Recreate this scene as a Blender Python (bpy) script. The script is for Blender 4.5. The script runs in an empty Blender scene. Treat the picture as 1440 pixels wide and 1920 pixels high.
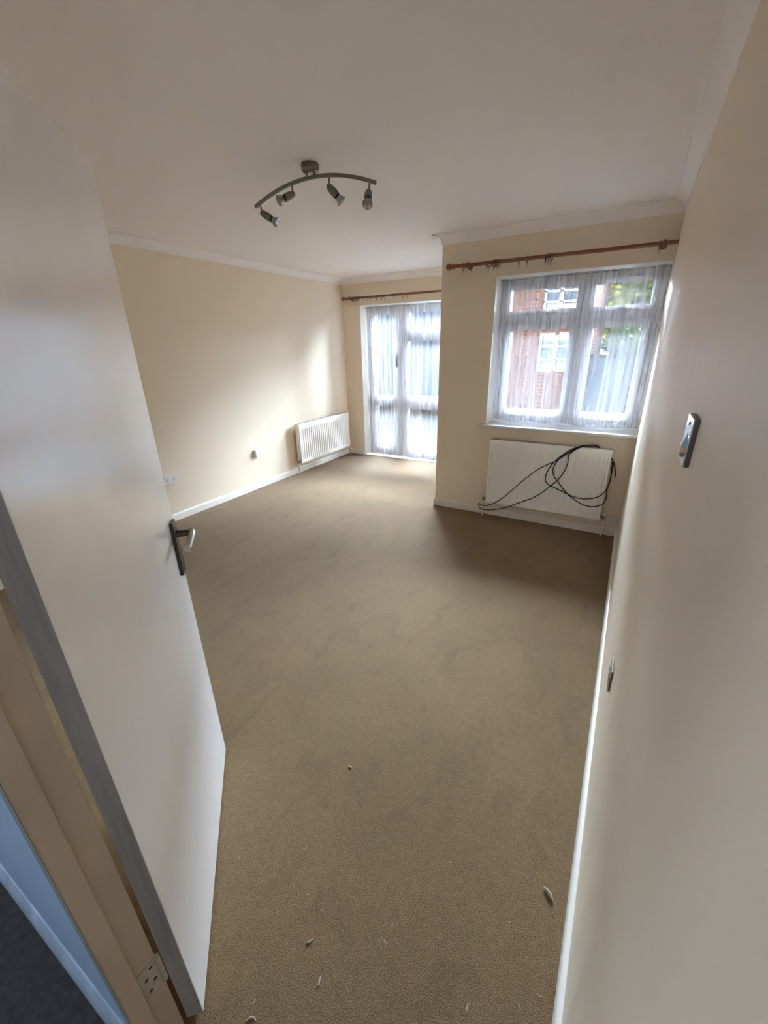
import bpy, bmesh, math, random
from mathutils import Vector, Matrix
random.seed(7)
S = bpy.context.scene
COL = S.collection
R = math.radians

# ---------------------------------------------------------------- camera, sky, lights, exposure
F_PX, CX, CZ = 773.0, -0.1181, 1.5675
PITCH, YAW, ROLL = -22.115, 30.166, -1.160
cam_d = bpy.data.cameras.new('camera')
cam = bpy.data.objects.new('camera', cam_d)
COL.objects.link(cam)
cp, sp, cy_, sy_ = math.cos(R(PITCH)), math.sin(R(PITCH)), math.cos(R(YAW)), math.sin(R(YAW))
fwd = Vector((-sy_*cp, cy_*cp, sp)); rt = Vector((cy_, sy_, 0)); up = rt.cross(fwd)
c_, s_ = math.cos(R(ROLL)), math.sin(R(ROLL))
r2 = c_*rt + s_*up; u2 = -s_*rt + c_*up
M = Matrix((r2, u2, -fwd)).transposed().to_4x4()
M.translation = Vector((CX, 0, CZ))
cam.matrix_world = M
cam_d.sensor_fit = 'VERTICAL'; cam_d.sensor_height = 24.0
cam_d.lens = F_PX / 1920 * 24.0
cam_d.clip_start = 0.02; cam_d.clip_end = 200
S.camera = cam
S.view_settings.view_transform = 'Standard'
S.view_settings.look = 'None'
S.view_settings.gamma = 1.0
S.view_settings.use_curve_mapping = False
S.view_settings.exposure = 2.27
S.cycles.use_denoising = True
S.cycles.max_bounces = 14
S.cycles.diffuse_bounces = 10
S.cycles.transparent_max_bounces = 24
S.cycles.sample_clamp_indirect = 12.0
S.cycles.caustics_reflective = False
S.cycles.caustics_refractive = False

SKY_BRIGHT, SKY_DULL = 62.0, 0.2
HALL_LIGHT = 5.0

w = bpy.data.worlds.new('overcast_sky'); S.world = w
w.use_nodes = True
nt = w.node_tree; nt.nodes.clear()
out = nt.nodes.new('ShaderNodeOutputWorld'); bg = nt.nodes.new('ShaderNodeBackground')
tc = nt.nodes.new('ShaderNodeTexCoord')
# brighter cloud towards the far side of the house, duller sky behind it
dot = nt.nodes.new('ShaderNodeVectorMath'); dot.operation = 'DOT_PRODUCT'; dot.inputs[1].default_value = Vector((-0.24, 0.93, 0.30)).normalized()
rmp = nt.nodes.new('ShaderNodeMapRange'); rmp.interpolation_type = 'SMOOTHSTEP'
rmp.inputs['From Min'].default_value = 0.30; rmp.inputs['From Max'].default_value = 0.95
rmp.inputs['To Min'].default_value = SKY_DULL; rmp.inputs['To Max'].default_value = SKY_BRIGHT
nt.links.new(tc.outputs['Generated'], dot.inputs[0]); nt.links.new(dot.outputs['Value'], rmp.inputs['Value'])
bg.inputs['Color'].default_value = (0.79, 0.95, 1.17, 1)
nt.links.new(rmp.outputs[0], bg.inputs['Strength']); nt.links.new(bg.outputs[0], out.inputs[0])

def area(name, loc, rot, sx, sy, power=0, color=(1, 1, 1), portal=False):
    l = bpy.data.lights.new(name, 'AREA'); l.shape = 'RECTANGLE'; l.size = sx; l.size_y = sy
    l.energy = power; l.color = color
    if portal: l.cycles.is_portal = True
    o = bpy.data.objects.new(name, l); o.location = loc; o.rotation_euler = rot
    COL.objects.link(o); return o

# geometry constants of the room (metres)
H = 2.40; Y1 = 3.768; BX = -1.685; Y2 = 5.26; WX = -3.773; CV = 0.069
NY0, NY1 = 0.075, 0.150            # the partition the inner door hangs in
area('window_portal', (-0.605, Y1+0.215, 1.465), (R(-90), 0, 0), 1.25, 1.25, portal=True)
area('patio_portal', (-2.69, Y2+0.215, 1.02), (R(-90), 0, 0), 1.65, 2.05, portal=True)
area('assumed_hall_light', (-2.9, -0.75, 1.9), (R(90), 0, R(-75)), 0.7, 0.9, HALL_LIGHT, (0.78, 0.88, 1.0))  # added area light for an assumed, unseen cool source along the hall

# ---------------------------------------------------------------- helpers
def tag(o, label=None, cat=None, group=None, kind=None):
    if label: o['label'] = label
    if cat: o['category'] = cat
    if group: o['group'] = group
    if kind: o['kind'] = kind
    return o

def empty(name, loc=(0, 0, 0), rz=0.0, **k):
    o = bpy.data.objects.new(name, None); o.empty_display_size = 0.1
    o.location = loc; o.rotation_euler = (0, 0, rz); COL.objects.link(o)
    tag(o, **k); return o

def obj(name, bm, mat, parent=None, smooth=None, bevel=0.0, **k):
    bmesh.ops.remove_doubles(bm, verts=bm.verts, dist=1e-6)
    bmesh.ops.recalc_face_normals(bm, faces=bm.faces)
    if bevel:
        es = [e for e in bm.edges if len(e.link_faces) == 2 and e.calc_face_angle(0) > 0.6]
        bmesh.ops.bevel(bm, geom=es, offset=bevel, segments=2, profile=0.6, affect='EDGES', clamp_overlap=True)
    me = bpy.data.meshes.new(name); bm.to_mesh(me); bm.free()
    for m in (mat if isinstance(mat, (list, tuple)) else [mat]): me.materials.append(m)
    if smooth is not None:
        for p in me.polygons: p.use_smooth = True
        try: me.set_sharp_from_angle(angle=R(smooth))
        except Exception: pass
    o = bpy.data.objects.new(name, me); COL.objects.link(o)
    if parent: o.parent = parent
    tag(o, **k); return o

def NB(): return bmesh.new()

def box(bm, x0, x1, y0, y1, z0, z1, mi=0):
    v = [bm.verts.new((x, y, z)) for x in (x0, x1) for y in (y0, y1) for z in (z0, z1)]
    for f in ((0, 1, 3, 2), (4, 6, 7, 5), (0, 4, 5, 1), (2, 3, 7, 6), (0, 2, 6, 4), (1, 5, 7, 3)):
        bm.faces.new([v[i] for i in f]).material_index = mi
    return bm

def basis(t, ref=None):
    t = t.normalized()
    ref = ref or (Vector((0, 0, 1)) if abs(t.z) < 0.9 else Vector((1, 0, 0)))
    a = t.cross(ref).normalized(); b = t.cross(a).normalized()
    return a, b

def tube(bm, pts, r, n=10, mi=0, caps=True):
    pts = [Vector(p) for p in pts]
    rings = []; a = None
    for i, p in enumerate(pts):
        t = (pts[min(i+1, len(pts)-1)] - pts[max(i-1, 0)]).normalized()
        if a is None: a, b = basis(t)
        else:
            a = (a - t*a.dot(t)).normalized(); b = t.cross(a)
        rr = r[i] if isinstance(r, (list, tuple)) else r
        rings.append([bm.verts.new(p + rr*(math.cos(2*math.pi*k/n)*a + math.sin(2*math.pi*k/n)*b)) for k in range(n)])
    for i in range(len(rings)-1):
        for k in range(n):
            f = bm.faces.new((rings[i][k], rings[i][(k+1) % n], rings[i+1][(k+1) % n], rings[i+1][k])); f.material_index = mi
    if caps:
        bm.faces.new(rings[0][::-1]).material_index = mi; bm.faces.new(rings[-1]).material_index = mi
    return bm

def lathe(bm, prof, origin, axis, n=20, mi=0):
    """prof: (distance along axis, radius)"""
    o = Vector(origin); t = Vector(axis).normalized(); a, b = basis(t)
    rings = []
    for d, r in prof:
        rings.append([bm.verts.new(o + t*d + max(r, 1e-5)*(math.cos(2*math.pi*k/n)*a + math.sin(2*math.pi*k/n)*b)) for k in range(n)])
    for i in range(len(rings)-1):
        for k in range(n):
            bm.faces.new((rings[i][k], rings[i][(k+1) % n], rings[i+1][(k+1) % n], rings[i+1][k])).material_index = mi
    bm.faces.new(rings[0][::-1]).material_index = mi; bm.faces.new(rings[-1]).material_index = mi
    return bm

def torus(bm, c, axis, Rr, r, n=20, m=8):
    c = Vector(c); t = Vector(axis).normalized(); a, b = basis(t)
    g = []
    for i in range(n):
        d = math.cos(2*math.pi*i/n)*a + math.sin(2*math.pi*i/n)*b
        g.append([bm.verts.new(c + d*(Rr + r*math.cos(2*math.pi*j/m)) + t*r*math.sin(2*math.pi*j/m)) for j in range(m)])
    for i in range(n):
        for j in range(m):
            bm.faces.new((g[i][j], g[(i+1) % n][j], g[(i+1) % n][(j+1) % m], g[i][(j+1) % m]))
    return bm

def spline(pts, n=8):
    pts = [Vector(p) for p in pts]; o = []
    for i in range(len(pts)-1):
        p0, p1, p2, p3 = pts[max(i-1, 0)], pts[i], pts[i+1], pts[min(i+2, len(pts)-1)]
        for k in range(n):
            t = k/n
            o.append(0.5*((2*p1) + (p2-p0)*t + (2*p0-5*p1+4*p2-p3)*t*t + (3*p1-p0-3*p2+p3)*t**3))
    o.append(pts[-1]); return o

def sweep(bm, prof, p0, p1, nrm, m0=0.0, m1=0.0):
    """profile of (offset from wall, z) swept from p0 to p1; m0/m1: mitre factor, end shifts by m*offset along the run"""
    p0, p1, nrm = Vector(p0), Vector(p1), Vector(nrm); d = (p1-p0).normalized()
    A = [bm.verts.new(p0 + nrm*o + Vector((0, 0, z)) + d*(m0*o)) for o, z in prof]
    B = [bm.verts.new(p1 + nrm*o + Vector((0, 0, z)) + d*(m1*o)) for o, z in prof]
    n = len(prof)
    for i in range(n):
        bm.faces.new((A[i], A[(i+1) % n], B[(i+1) % n], B[i]))
    bm.faces.new(A[::-1]); bm.faces.new(B)
    return bm

# ---------------------------------------------------------------- materials
def mat(name, col, rough=0.5, spec=0.5, metal=0.0, bump=None, var=None, trans=0.0, coat=0.0):
    """bump: (scale, strength, distance, detail) / var: (scale, amount, stretch) gentle value variation"""
    m = bpy.data.materials.new(name); m.use_nodes = True
    t = m.node_tree; b = t.nodes['Principled BSDF']
    b.inputs['Base Color'].default_value = (*col, 1); b.inputs['Roughness'].default_value = rough
    b.inputs['Specular IOR Level'].default_value = spec; b.inputs['Metallic'].default_value = metal
    b.inputs['Coat Weight'].default_value = coat; b.inputs['Coat Roughness'].default_value = 0.2
    tc = t.nodes.new('ShaderNodeTexCoord')
    if bump:
        nz = t.nodes.new('ShaderNodeTexNoise'); nz.inputs['Scale'].default_value = bump[0]; nz.inputs['Detail'].default_value = bump[3]
        bp = t.nodes.new('ShaderNodeBump'); bp.inputs['Strength'].default_value = bump[1]; bp.inputs['Distance'].default_value = bump[2]
        t.links.new(tc.outputs['Object'], nz.inputs['Vector']); t.links.new(nz.outputs['Fac'], bp.inputs['Height'])
        t.links.new(bp.outputs[0], b.inputs['Normal'])
    if var:
        mp = t.nodes.new('ShaderNodeMapping'); mp.inputs['Scale'].default_value = var[2] if len(var) > 2 else (1, 1, 1)
        nz = t.nodes.new('ShaderNodeTexNoise'); nz.inputs['Scale'].default_value = var[0]; nz.inputs['Detail'].default_value = 4
        mr = t.nodes.new('ShaderNodeMapRange'); mr.inputs['From Min'].default_value = 0.3; mr.inputs['From Max'].default_value = 0.7
        mr.inputs['To Min'].default_value = 1-var[1]; mr.inputs['To Max'].default_value = 1+var[1]*0.4
        mx = t.nodes.new('ShaderNodeVectorMath'); mx.operation = 'SCALE'; mx.inputs[0].default_value = col
        t.links.new(tc.outputs['Object'], mp.inputs[0]); t.links.new(mp.outputs[0], nz.inputs['Vector'])
        t.links.new(nz.outputs['Fac'], mr.inputs['Value']); t.links.new(mr.outputs[0], mx.inputs['Scale'])
        t.links.new(mx.outputs[0], b.inputs['Base Color'])
    return m

CREAM = (0.79, 0.685, 0.545)
m_wall = mat('cream_emulsion', CREAM, 0.55, 0.35, bump=(220, 0.12, 0.002, 3))
m_ceil = mat('white_ceiling_paint', (0.86, 0.835, 0.835), 0.8, 0.2, bump=(160, 0.15, 0.002, 3))
m_trim = mat('white_gloss_trim', (0.80, 0.765, 0.70), 0.35, 0.5)
m_door = mat('door_satin_paint', (0.88, 0.86, 0.845), 0.22, 0.9, bump=(9, 0.10, 0.004, 4), coat=1.0, var=(6, 0.03))
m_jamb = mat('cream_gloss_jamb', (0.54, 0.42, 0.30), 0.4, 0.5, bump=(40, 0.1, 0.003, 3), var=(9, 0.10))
m_edge = mat('worn_door_edge', (0.40, 0.365, 0.34), 0.4, 0.5, var=(7, 0.30, (2, 6, 0.5)))
m_hallwall = mat('pale_blue_hall_paint', (0.50, 0.62, 0.76), 0.5, 0.4, bump=(60, 0.1, 0.003, 3))
m_hallskirt = mat('scuffed_hall_skirting', (0.50, 0.58, 0.66), 0.4, 0.5, bump=(30, 0.2, 0.003, 4), var=(14, 0.25))
m_hallcarpet = mat('dark_hall_carpet', (0.10, 0.088, 0.084), 0.95, 0.1, bump=(500, 0.8, 0.006, 3), var=(60, 0.3))
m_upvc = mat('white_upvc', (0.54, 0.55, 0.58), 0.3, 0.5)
m_sill = mat('window_board_gloss', (0.70, 0.67, 0.63), 0.4, 0.4)
m_gasket = mat('grey_gasket', (0.10, 0.10, 0.11), 0.6, 0.3)
m_rad = mat('radiator_enamel', (0.88, 0.86, 0.82), 0.3, 0.5)
m_radgrille = mat('radiator_grille', (0.70, 0.68, 0.63), 0.4, 0.5)
m_valve = mat('valve_white_plastic', (0.72, 0.69, 0.63), 0.4, 0.5)
m_brass = mat('tarnished_brass', (0.34, 0.25, 0.13), 0.4, 0.5, 0.9)
m_pipe = mat('painted_pipe', (0.72, 0.66, 0.56), 0.4, 0.5)
m_wood = mat('varnished_pine_pole', (0.25, 0.09, 0.04), 0.3, 0.5, bump=(60, 0.05, 0.001, 3), var=(14, 0.25, (0.2, 6, 6)))
m_ring = mat('brown_ring_wood', (0.16, 0.075, 0.05), 0.4, 0.5)
m_ringdark = mat('dark_ring_plastic', (0.035, 0.033, 0.055), 0.35, 0.5)
m_hook = mat('hook_metal', (0.12, 0.11, 0.11), 0.35, 0.5, 0.6)
m_steel = mat('brushed_steel', (0.22, 0.205, 0.19), 0.42, 0.5, 0.85, var=(30, 0.15))
m_black = mat('black_plastic', (0.012, 0.012, 0.013), 0.45, 0.4)
m_cable = mat('black_cable_sheath', (0.012, 0.011, 0.012), 0.5, 0.4)
m_chrome = mat('polished_chrome', (0.80, 0.80, 0.80), 0.10, 0.5, 1.0)
m_chromeside = mat('chrome_side', (0.20, 0.17, 0.14), 0.35, 0.5, 0.7)
m_bronze = mat('dark_bronze_handle', (0.075, 0.06, 0.048), 0.35, 0.5, 0.7)
m_lever = mat('satin_nickel_lever', (0.45, 0.42, 0.37), 0.25, 0.5, 0.9)
m_socket = mat('white_socket_plastic', (0.78, 0.76, 0.73), 0.3, 0.5)
m_hole = mat('socket_dark', (0.03, 0.025, 0.022), 0.6, 0.2)
m_hinge = mat('painted_over_hinge', (0.52, 0.44, 0.36), 0.4, 0.5, var=(90, 0.25))
m_screw = mat('rusty_screw', (0.05, 0.03, 0.02), 0.6, 0.3)
m_fluff = mat('pale_fluff', (0.44, 0.36, 0.28), 0.9, 0.1, bump=(400, 0.6, 0.002, 3))
m_refl = mat('lamp_reflector', (0.40, 0.40, 0.41), 0.25, 0.5, 0.9)

def glass_mat(name, tint=(0.97, 0.985, 0.98), g=0.06):
    m = bpy.data.materials.new(name); m.use_nodes = True; t = m.node_tree; t.nodes.clear()
    o = t.nodes.new('ShaderNodeOutputMaterial'); tr = t.nodes.new('ShaderNodeBsdfTransparent'); gl = t.nodes.new('ShaderNodeBsdfGlossy')
    fr = t.nodes.new('ShaderNodeFresnel'); fr.inputs['IOR'].default_value = 1.45; mx = t.nodes.new('ShaderNodeMixShader')
    tr.inputs[0].default_value = (*tint, 1); gl.inputs['Roughness'].default_value = 0.02
    t.links.new(fr.outputs[0], mx.inputs[0]); t.links.new(tr.outputs[0], mx.inputs[1]); t.links.new(gl.outputs[0], mx.inputs[2])
    t.links.new(mx.outputs[0], o.inputs[0]); return m
m_glass = glass_mat('clear_glazing')

def net_mat(name, lo, hi, gathers):
    """sheer net: woven threads cover lo..hi of the surface, denser in the gathers"""
    m = bpy.data.materials.new(name); m.use_nodes = True; t = m.node_tree; t.nodes.clear()
    o = t.nodes.new('ShaderNodeOutputMaterial'); tr = t.nodes.new('ShaderNodeBsdfTransparent')
    df = t.nodes.new('ShaderNodeBsdfDiffuse'); tl = t.nodes.new('ShaderNodeBsdfTranslucent')
    df.inputs[0].default_value = (0.82, 0.81, 0.84, 1); tl.inputs[0].default_value = (0.80, 0.82, 0.87, 1)
    m1 = t.nodes.new('ShaderNodeMixShader'); m1.inputs[0].default_value = 0.06
    m2 = t.nodes.new('ShaderNodeMixShader')
    uv = t.nodes.new('ShaderNodeUVMap'); mp = t.nodes.new('ShaderNodeMapping'); mp.inputs['Scale'].default_value = (gathers, 0.9, 1)
    nz = t.nodes.new('ShaderNodeTexNoise'); nz.inputs['Scale'].default_value = 1.0; nz.inputs['Detail'].default_value = 3
    mr = t.nodes.new('ShaderNodeMapRange'); mr.inputs['From Min'].default_value = 0.36; mr.inputs['From Max'].default_value = 0.68
    mr.inputs['To Min'].default_value = lo; mr.inputs['To Max'].default_value = hi
    t.links.new(uv.outputs[0], mp.inputs[0]); t.links.new(mp.outputs[0], nz.inputs['Vector']); t.links.new(nz.outputs['Fac'], mr.inputs['Value'])
    t.links.new(mr.outputs[0], m2.inputs[0])
    t.links.new(df.outputs[0], m1.inputs[1]); t.links.new(tl.outputs[0], m1.inputs[2])
    t.links.new(tr.outputs[0], m2.inputs[1]); t.links.new(m1.outputs[0], m2.inputs[2]); t.links.new(m2.outputs[0], o.inputs[0])
    return m
m_net = net_mat('sheer_net', 0.20, 0.55, 26)
m_net2 = net_mat('sheer_net_patio', 0.22, 0.58, 22)

def carpet_mat():
    m = bpy.data.materials.new('beige_twist_carpet'); m.use_nodes = True; t = m.node_tree
    b = t.nodes['Principled BSDF']; b.inputs['Roughness'].default_value = 0.95; b.inputs['Specular IOR Level'].default_value = 0.1
    b.inputs['Sheen Weight'].default_value = 0.15
    tc = t.nodes.new('ShaderNodeTexCoord'); L = t.links.new
    def noise(scale, det, stretch=(1, 1, 1), dist=0.0, rot=0.0):
        mp = t.nodes.new('ShaderNodeMapping'); mp.inputs['Scale'].default_value = stretch; mp.inputs['Rotation'].default_value = (0, 0, rot)
        n = t.nodes.new('ShaderNodeTexNoise'); n.inputs['Scale'].default_value = scale; n.inputs['Detail'].default_value = det
        n.inputs['Distortion'].default_value = dist
        L(tc.outputs['Object'], mp.inputs[0]); L(mp.outputs[0], n.inputs['Vector']); return n
    def rng(n, a, c, lo, hi):
        r = t.nodes.new('ShaderNodeMapRange'); r.inputs['From Min'].default_value = a; r.inputs['From Max'].default_value = c
        r.inputs['To Min'].default_value = lo; r.inputs['To Max'].default_value = hi; L(n.outputs['Fac'], r.inputs['Value']); return r
    tuft = noise(330, 2.5); blot = noise(1.7, 4, (1, 1, 1), 0.6); foot = noise(7.5, 3, (1.0, 0.55, 1), 0.9, 0.5); mid = noise(38, 3)
    a = rng(tuft, 0.28, 0.72, 0.50, 1.36); c = rng(blot, 0.38, 0.62, 0.93, 1.04); f = rng(foot, 0.34, 0.47, 0.90, 1.0); g = rng(mid, 0.3, 0.7, 0.93, 1.05)
    def mul(x, y):
        n = t.nodes.new('ShaderNodeMath'); n.operation = 'MULTIPLY'; L(x, n.inputs[0]); L(y, n.inputs[1]); return n.outputs[0]
    v = mul(mul(mul(a.outputs[0], c.outputs[0]), f.outputs[0]), g.outputs[0])
    sc = t.nodes.new('ShaderNodeVectorMath'); sc.operation = 'SCALE'; sc.inputs[0].default_value = (0.215, 0.139, 0.069)
    L(v, sc.inputs['Scale']); L(sc.outputs[0], b.inputs['Base Color'])
    bp = t.nodes.new('ShaderNodeBump'); bp.inputs['Strength'].default_value = 0.5; bp.inputs['Distance'].default_value = 0.006
    L(tuft.outputs['Fac'], bp.inputs['Height']); L(bp.outputs[0], b.inputs['Normal'])
    return m
m_carpet = carpet_mat()

def silk_mat():
    """the party wall: silk emulsion with soft vertical roller bands"""
    m = mat('cream_silk_emulsion', CREAM, 0.44, 0.5)
    t = m.node_tree; b = t.nodes['Principled BSDF']; L = t.links.new
    tc = t.nodes.new('ShaderNodeTexCoord')
    mp = t.nodes.new('ShaderNodeMapping'); mp.inputs['Scale'].default_value = (1, 5.5, 0.5)
    n1 = t.nodes.new('ShaderNodeTexNoise'); n1.inputs['Scale'].default_value = 1.6; n1.inputs['Detail'].default_value = 2
    n2 = t.nodes.new('ShaderNodeTexNoise'); n2.inputs['Scale'].default_value = 200; n2.inputs['Detail'].default_value = 2
    b1 = t.nodes.new('ShaderNodeBump'); b1.inputs['Strength'].default_value = 0.35; b1.inputs['Distance'].default_value = 0.012
    b2 = t.nodes.new('ShaderNodeBump'); b2.inputs['Strength'].default_value = 0.10; b2.inputs['Distance'].default_value = 0.002
    L(tc.outputs['Object'], mp.inputs[0]); L(mp.outputs[0], n1.inputs['Vector']); L(tc.outputs['Object'], n2.inputs['Vector'])
    L(n1.outputs['Fac'], b1.inputs['Height']); L(n2.outputs['Fac'], b2.inputs['Height']); L(b1.outputs[0], b2.inputs['Normal'])
    L(b2.outputs[0], b.inputs['Normal']); return m
m_silk = silk_mat()

def brick_mat(nm='red_brick', k=1.0):
    m = mat(nm, (0.5, 0.2, 0.12), 0.85, 0.2); t = m.node_tree; b = t.nodes['Principled BSDF']
    tc = t.nodes.new('ShaderNodeTexCoord'); mp = t.nodes.new('ShaderNodeMapping'); mp.inputs['Rotation'].default_value = (R(90), 0, 0)
    br = t.nodes.new('ShaderNodeTexBrick'); br.inputs['Scale'].default_value = 1.0
    br.inputs['Brick Width'].default_value = 0.225; br.inputs['Row Height'].default_value = 0.075; br.inputs['Mortar Size'].default_value = 0.008
    br.inputs['Color1'].default_value = (0.24*k, 0.08*k, 0.045*k, 1); br.inputs['Color2'].default_value = (0.16*k, 0.048*k, 0.03*k, 1); br.inputs['Mortar'].default_value = (0.30*k, 0.27*k, 0.24*k, 1)
    t.links.new(tc.outputs['Object'], mp.inputs[0]); t.links.new(mp.outputs[0], br.inputs['Vector']); t.links.new(br.outputs['Color'], b.inputs['Base Color'])
    return m
m_brick = brick_mat('red_brick', 0.75)
m_render = mat('grey_blue_render', (0.11, 0.14, 0.19), 0.85, 0.2, bump=(50, 0.3, 0.004, 4), var=(3, 0.08))
m_tile = mat('roof_tiles', (0.16, 0.09, 0.07), 0.8, 0.2, var=(12, 0.4))
m_paving = mat('dark_tarmac', (0.032, 0.033, 0.036), 1.0, 0.0, var=(2.5, 0.15))
m_bark = mat('bark', (0.10, 0.07, 0.05), 0.9, 0.1)
m_leaf = mat('yellow_green_leaves', (0.22, 0.30, 0.06), 0.6, 0.3, var=(1.2, 0.5))
m_leaf2 = mat('dark_green_leaves', (0.10, 0.19, 0.07), 0.6, 0.3, var=(2.0, 0.5))
m_darkglass = mat('house_window_glass', (0.10, 0.13, 0.17), 0.08, 0.8)

# ---------------------------------------------------------------- large structure
st = dict(kind='structure')
b = NB(); box(b, WX-0.2, 0.25, 0.112, Y2+0.02, -0.12, 0.0); obj('floor', b, m_carpet, **st)
b = NB(); box(b, WX-0.2, 0.25, -1.5, 0.112, -0.12, -0.004); obj('floor_hall', b, m_hallcarpet, **st)
b = NB(); box(b, WX-0.2, 0.25, -1.5, Y2+0.30, H, H+0.15); obj('ceiling', b, m_ceil, **st)
b = NB(); box(b, WX-0.2, WX, NY1, Y2+0.30, 0, H); obj('wall_left', b, m_wall, **st)
b = NB(); box(b, 0.0, 0.25, -1.5, Y1+0.28, 0, H); obj('wall_right', b, m_silk, **st)
WL, WR, WB, WT = -1.212, -0.004, 0.845, 2.063     # window opening
b = NB(); box(b, BX, WL, Y1, Y1+0.28, 0, H); box(b, WL, 0.0, Y1, Y1+0.28, 0, WB); box(b, WL, 0.0, Y1, Y1+0.28, WT, H)
box(b, WR, 0.0, Y1, Y1+0.28, WB, WT)
obj('wall_window', b, m_wall, **st)
b = NB(); box(b, BX, BX+0.10, Y1+0.28, Y2+0.30, 0, H); obj('wall_recess', b, m_wall, **st)
DL, DR, DT = -3.492, -1.88, 2.066                 # patio door opening
b = NB(); box(b, WX, DL, Y2, Y2+0.30, 0, H); box(b, DL, DR, Y2, Y2+0.30, DT, H); box(b, DR, BX, Y2, Y2+0.30, 0, H)
obj('wall_back', b, m_wall, **st)
JX = -0.815                                       # face of the hinge jamb
b = NB(); box(b, WX-0.2, JX-0.03, NY0, NY1, 0, H); box(b, JX-0.03, 0.0, NY0, NY1, 2.02, H)
obj('wall_near', b, [m_wall], **st)
b = NB(); box(b, WX-0.2, JX-0.03, NY0-0.006, NY0, 0, H); box(b, JX-0.03, 0.0, NY0-0.006, NY0, 2.02, H); obj('wall_hall_side', b, m_hallwall, **st)
b = NB(); box(b, WX-0.2, 0.0, -1.6, -1.5, 0, H); obj('wall_hall_back', b, m_hallwall, **st)
b = NB(); box(b, WX-0.3, WX-0.2, -1.6, NY1, 0, H); obj('wall_hall_end', b, m_hallwall, **st)

# white plaster linings of the two openings
b = NB(); t_ = 0.006
box(b, WL, WL+t_, Y1-0.002, Y1+0.17, WB+0.03, WT); box(b, WL+t_, WR, Y1-0.002, Y1+0.17, WT-t_, WT)
obj('trim_1', b, m_trim, **st)
b = NB()
box(b, DL, DL+t_, Y2-0.002, Y2+0.17, 0, DT); box(b, DL+t_, DR, Y2-0.002, Y2+0.17, DT-t_, DT); box(b, DR-t_, DR, Y2-0.002, Y2+0.17, 0, DT-t_)
obj('trim_2', b, m_trim, **st)

# coving
cov = [(0, -CV-0.004), (0.004, -CV-0.004), (0.006, -CV+0.002)]
for k in range(9):
    a = R(90*k/8); cov.append((CV-0.004 - (CV-0.010)*math.cos(a), -CV+0.002 + (CV-0.010)*math.sin(a)))
cov += [(CV, -0.008), (CV+0.002, 0.0), (0, 0)]
runs = [('trim_3', (WX, NY1), (WX, Y2), (1, 0), 1, -1), ('trim_4', (WX, Y2), (BX, Y2), (0, -1), 1, -1),
        ('trim_5', (BX, Y2), (BX, Y1), (-1, 0), 1, 1), ('trim_6', (BX, Y1), (0, Y1), (0, -1), -1, -1),
        ('trim_7', (0, Y1), (0, NY1), (-1, 0), 1, -1), ('trim_8', (0, NY1), (WX, NY1), (0, 1), 1, -1)]
for n_, p0, p1, nn, m0, m1 in runs:
    b = NB(); sweep(b, cov, (*p0, H), (*p1, H), (*nn, 0), m0, m1); obj(n_, b, m_ceil, smooth=40, **st)
# baseboards
sk = [(0, 0), (0.015, 0), (0.015, 0.050), (0.014, 0.060), (0.010, 0.068), (0.004, 0.072), (0, 0.072)]
for n_, p0, p1, nn, m0, m1 in [('baseboard_left', (WX, NY1), (WX, Y2), (1, 0), 0, -1), ('baseboard_back', (WX, Y2), (DL, Y2), (0, -1), 1, 0),
        ('baseboard_recess', (BX, Y2), (BX, Y1), (-1, 0), 0, 1), ('baseboard_window', (BX, Y1), (0, Y1), (0, -1), -1, -1),
        ('baseboard_right', (0, Y1), (0, NY1), (-1, 0), 1, 0), ('baseboard_near', (JX-0.119, NY1), (WX, NY1), (0, 1), 0, -1)]:
    b = NB(); sweep(b, sk, (*p0, 0), (*p1, 0), (*nn, 0), m0, m1); obj(n_, b, m_trim, smooth=35, **st)
hs = [(0, 0), (0.018, 0), (0.018, 0.075), (0.010, 0.088), (0.004, 0.10), (0, 0.10)]
b = NB(); sweep(b, hs, (JX-0.03, NY0-0.006, -0.004), (WX-0.2, NY0-0.006, -0.004), (0, -1, 0)); obj('baseboard_hall', b, m_hallskirt, smooth=35, **st)

# hinge jamb of the inner door: lining, stop and architrave on the room side
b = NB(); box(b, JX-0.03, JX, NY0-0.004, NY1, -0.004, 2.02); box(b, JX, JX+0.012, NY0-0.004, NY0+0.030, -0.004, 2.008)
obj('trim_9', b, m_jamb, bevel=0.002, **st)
b = NB(); box(b, JX-0.118, JX-0.045, NY1, NY1+0.010, 0, 2.09); obj('trim_10', b, m_trim, bevel=0.003, **st)

# ---------------------------------------------------------------- inner door, standing open
NX, NY = -0.784, 0.187
DA = R(135.32); dv = Vector((math.cos(DA), math.sin(DA), 0)); nf = Vector((dv.y, -dv.x, 0))
door = empty('door_1', (NX, NY, 0), DA, kind='structure', label='flush off-white inner door standing open into the room')
# door frame of reference: +x along the leaf from hinge to latch, -y is the face we see (nf), +y is towards the partition side
b = NB(); box(b, 0, 0.762, 0.0015, 0.040, 0.010, 1.985)
obj('door_leaf', b, m_door, door, bevel=0.0015)
b = NB(); box(b, -0.0012, 0.0008, 0.0025, 0.039, 0.011, 1.984); obj('door_edge', b, m_edge, door, label='greyish worn hinge edge of the door')
hd = bpy.data.objects.new('door_handle', None); COL.objects.link(hd); hd.parent = door; hd['label'] = 'dark bronze lever handle'
b = NB(); box(b, 0.700, 0.742, -0.009, 0.0016, 0.880, 1.066); obj('backplate', b, m_bronze, hd, bevel=0.003)
b = NB(); lathe(b, [(0, 0.0115), (0.004, 0.0115), (0.02, 0.010), (0.048, 0.0085)], (0.724, -0.008, 1.020), (0, -1, 0), 16); obj('spindle_neck', b, m_bronze, hd, smooth=40)
b = NB()
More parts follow.
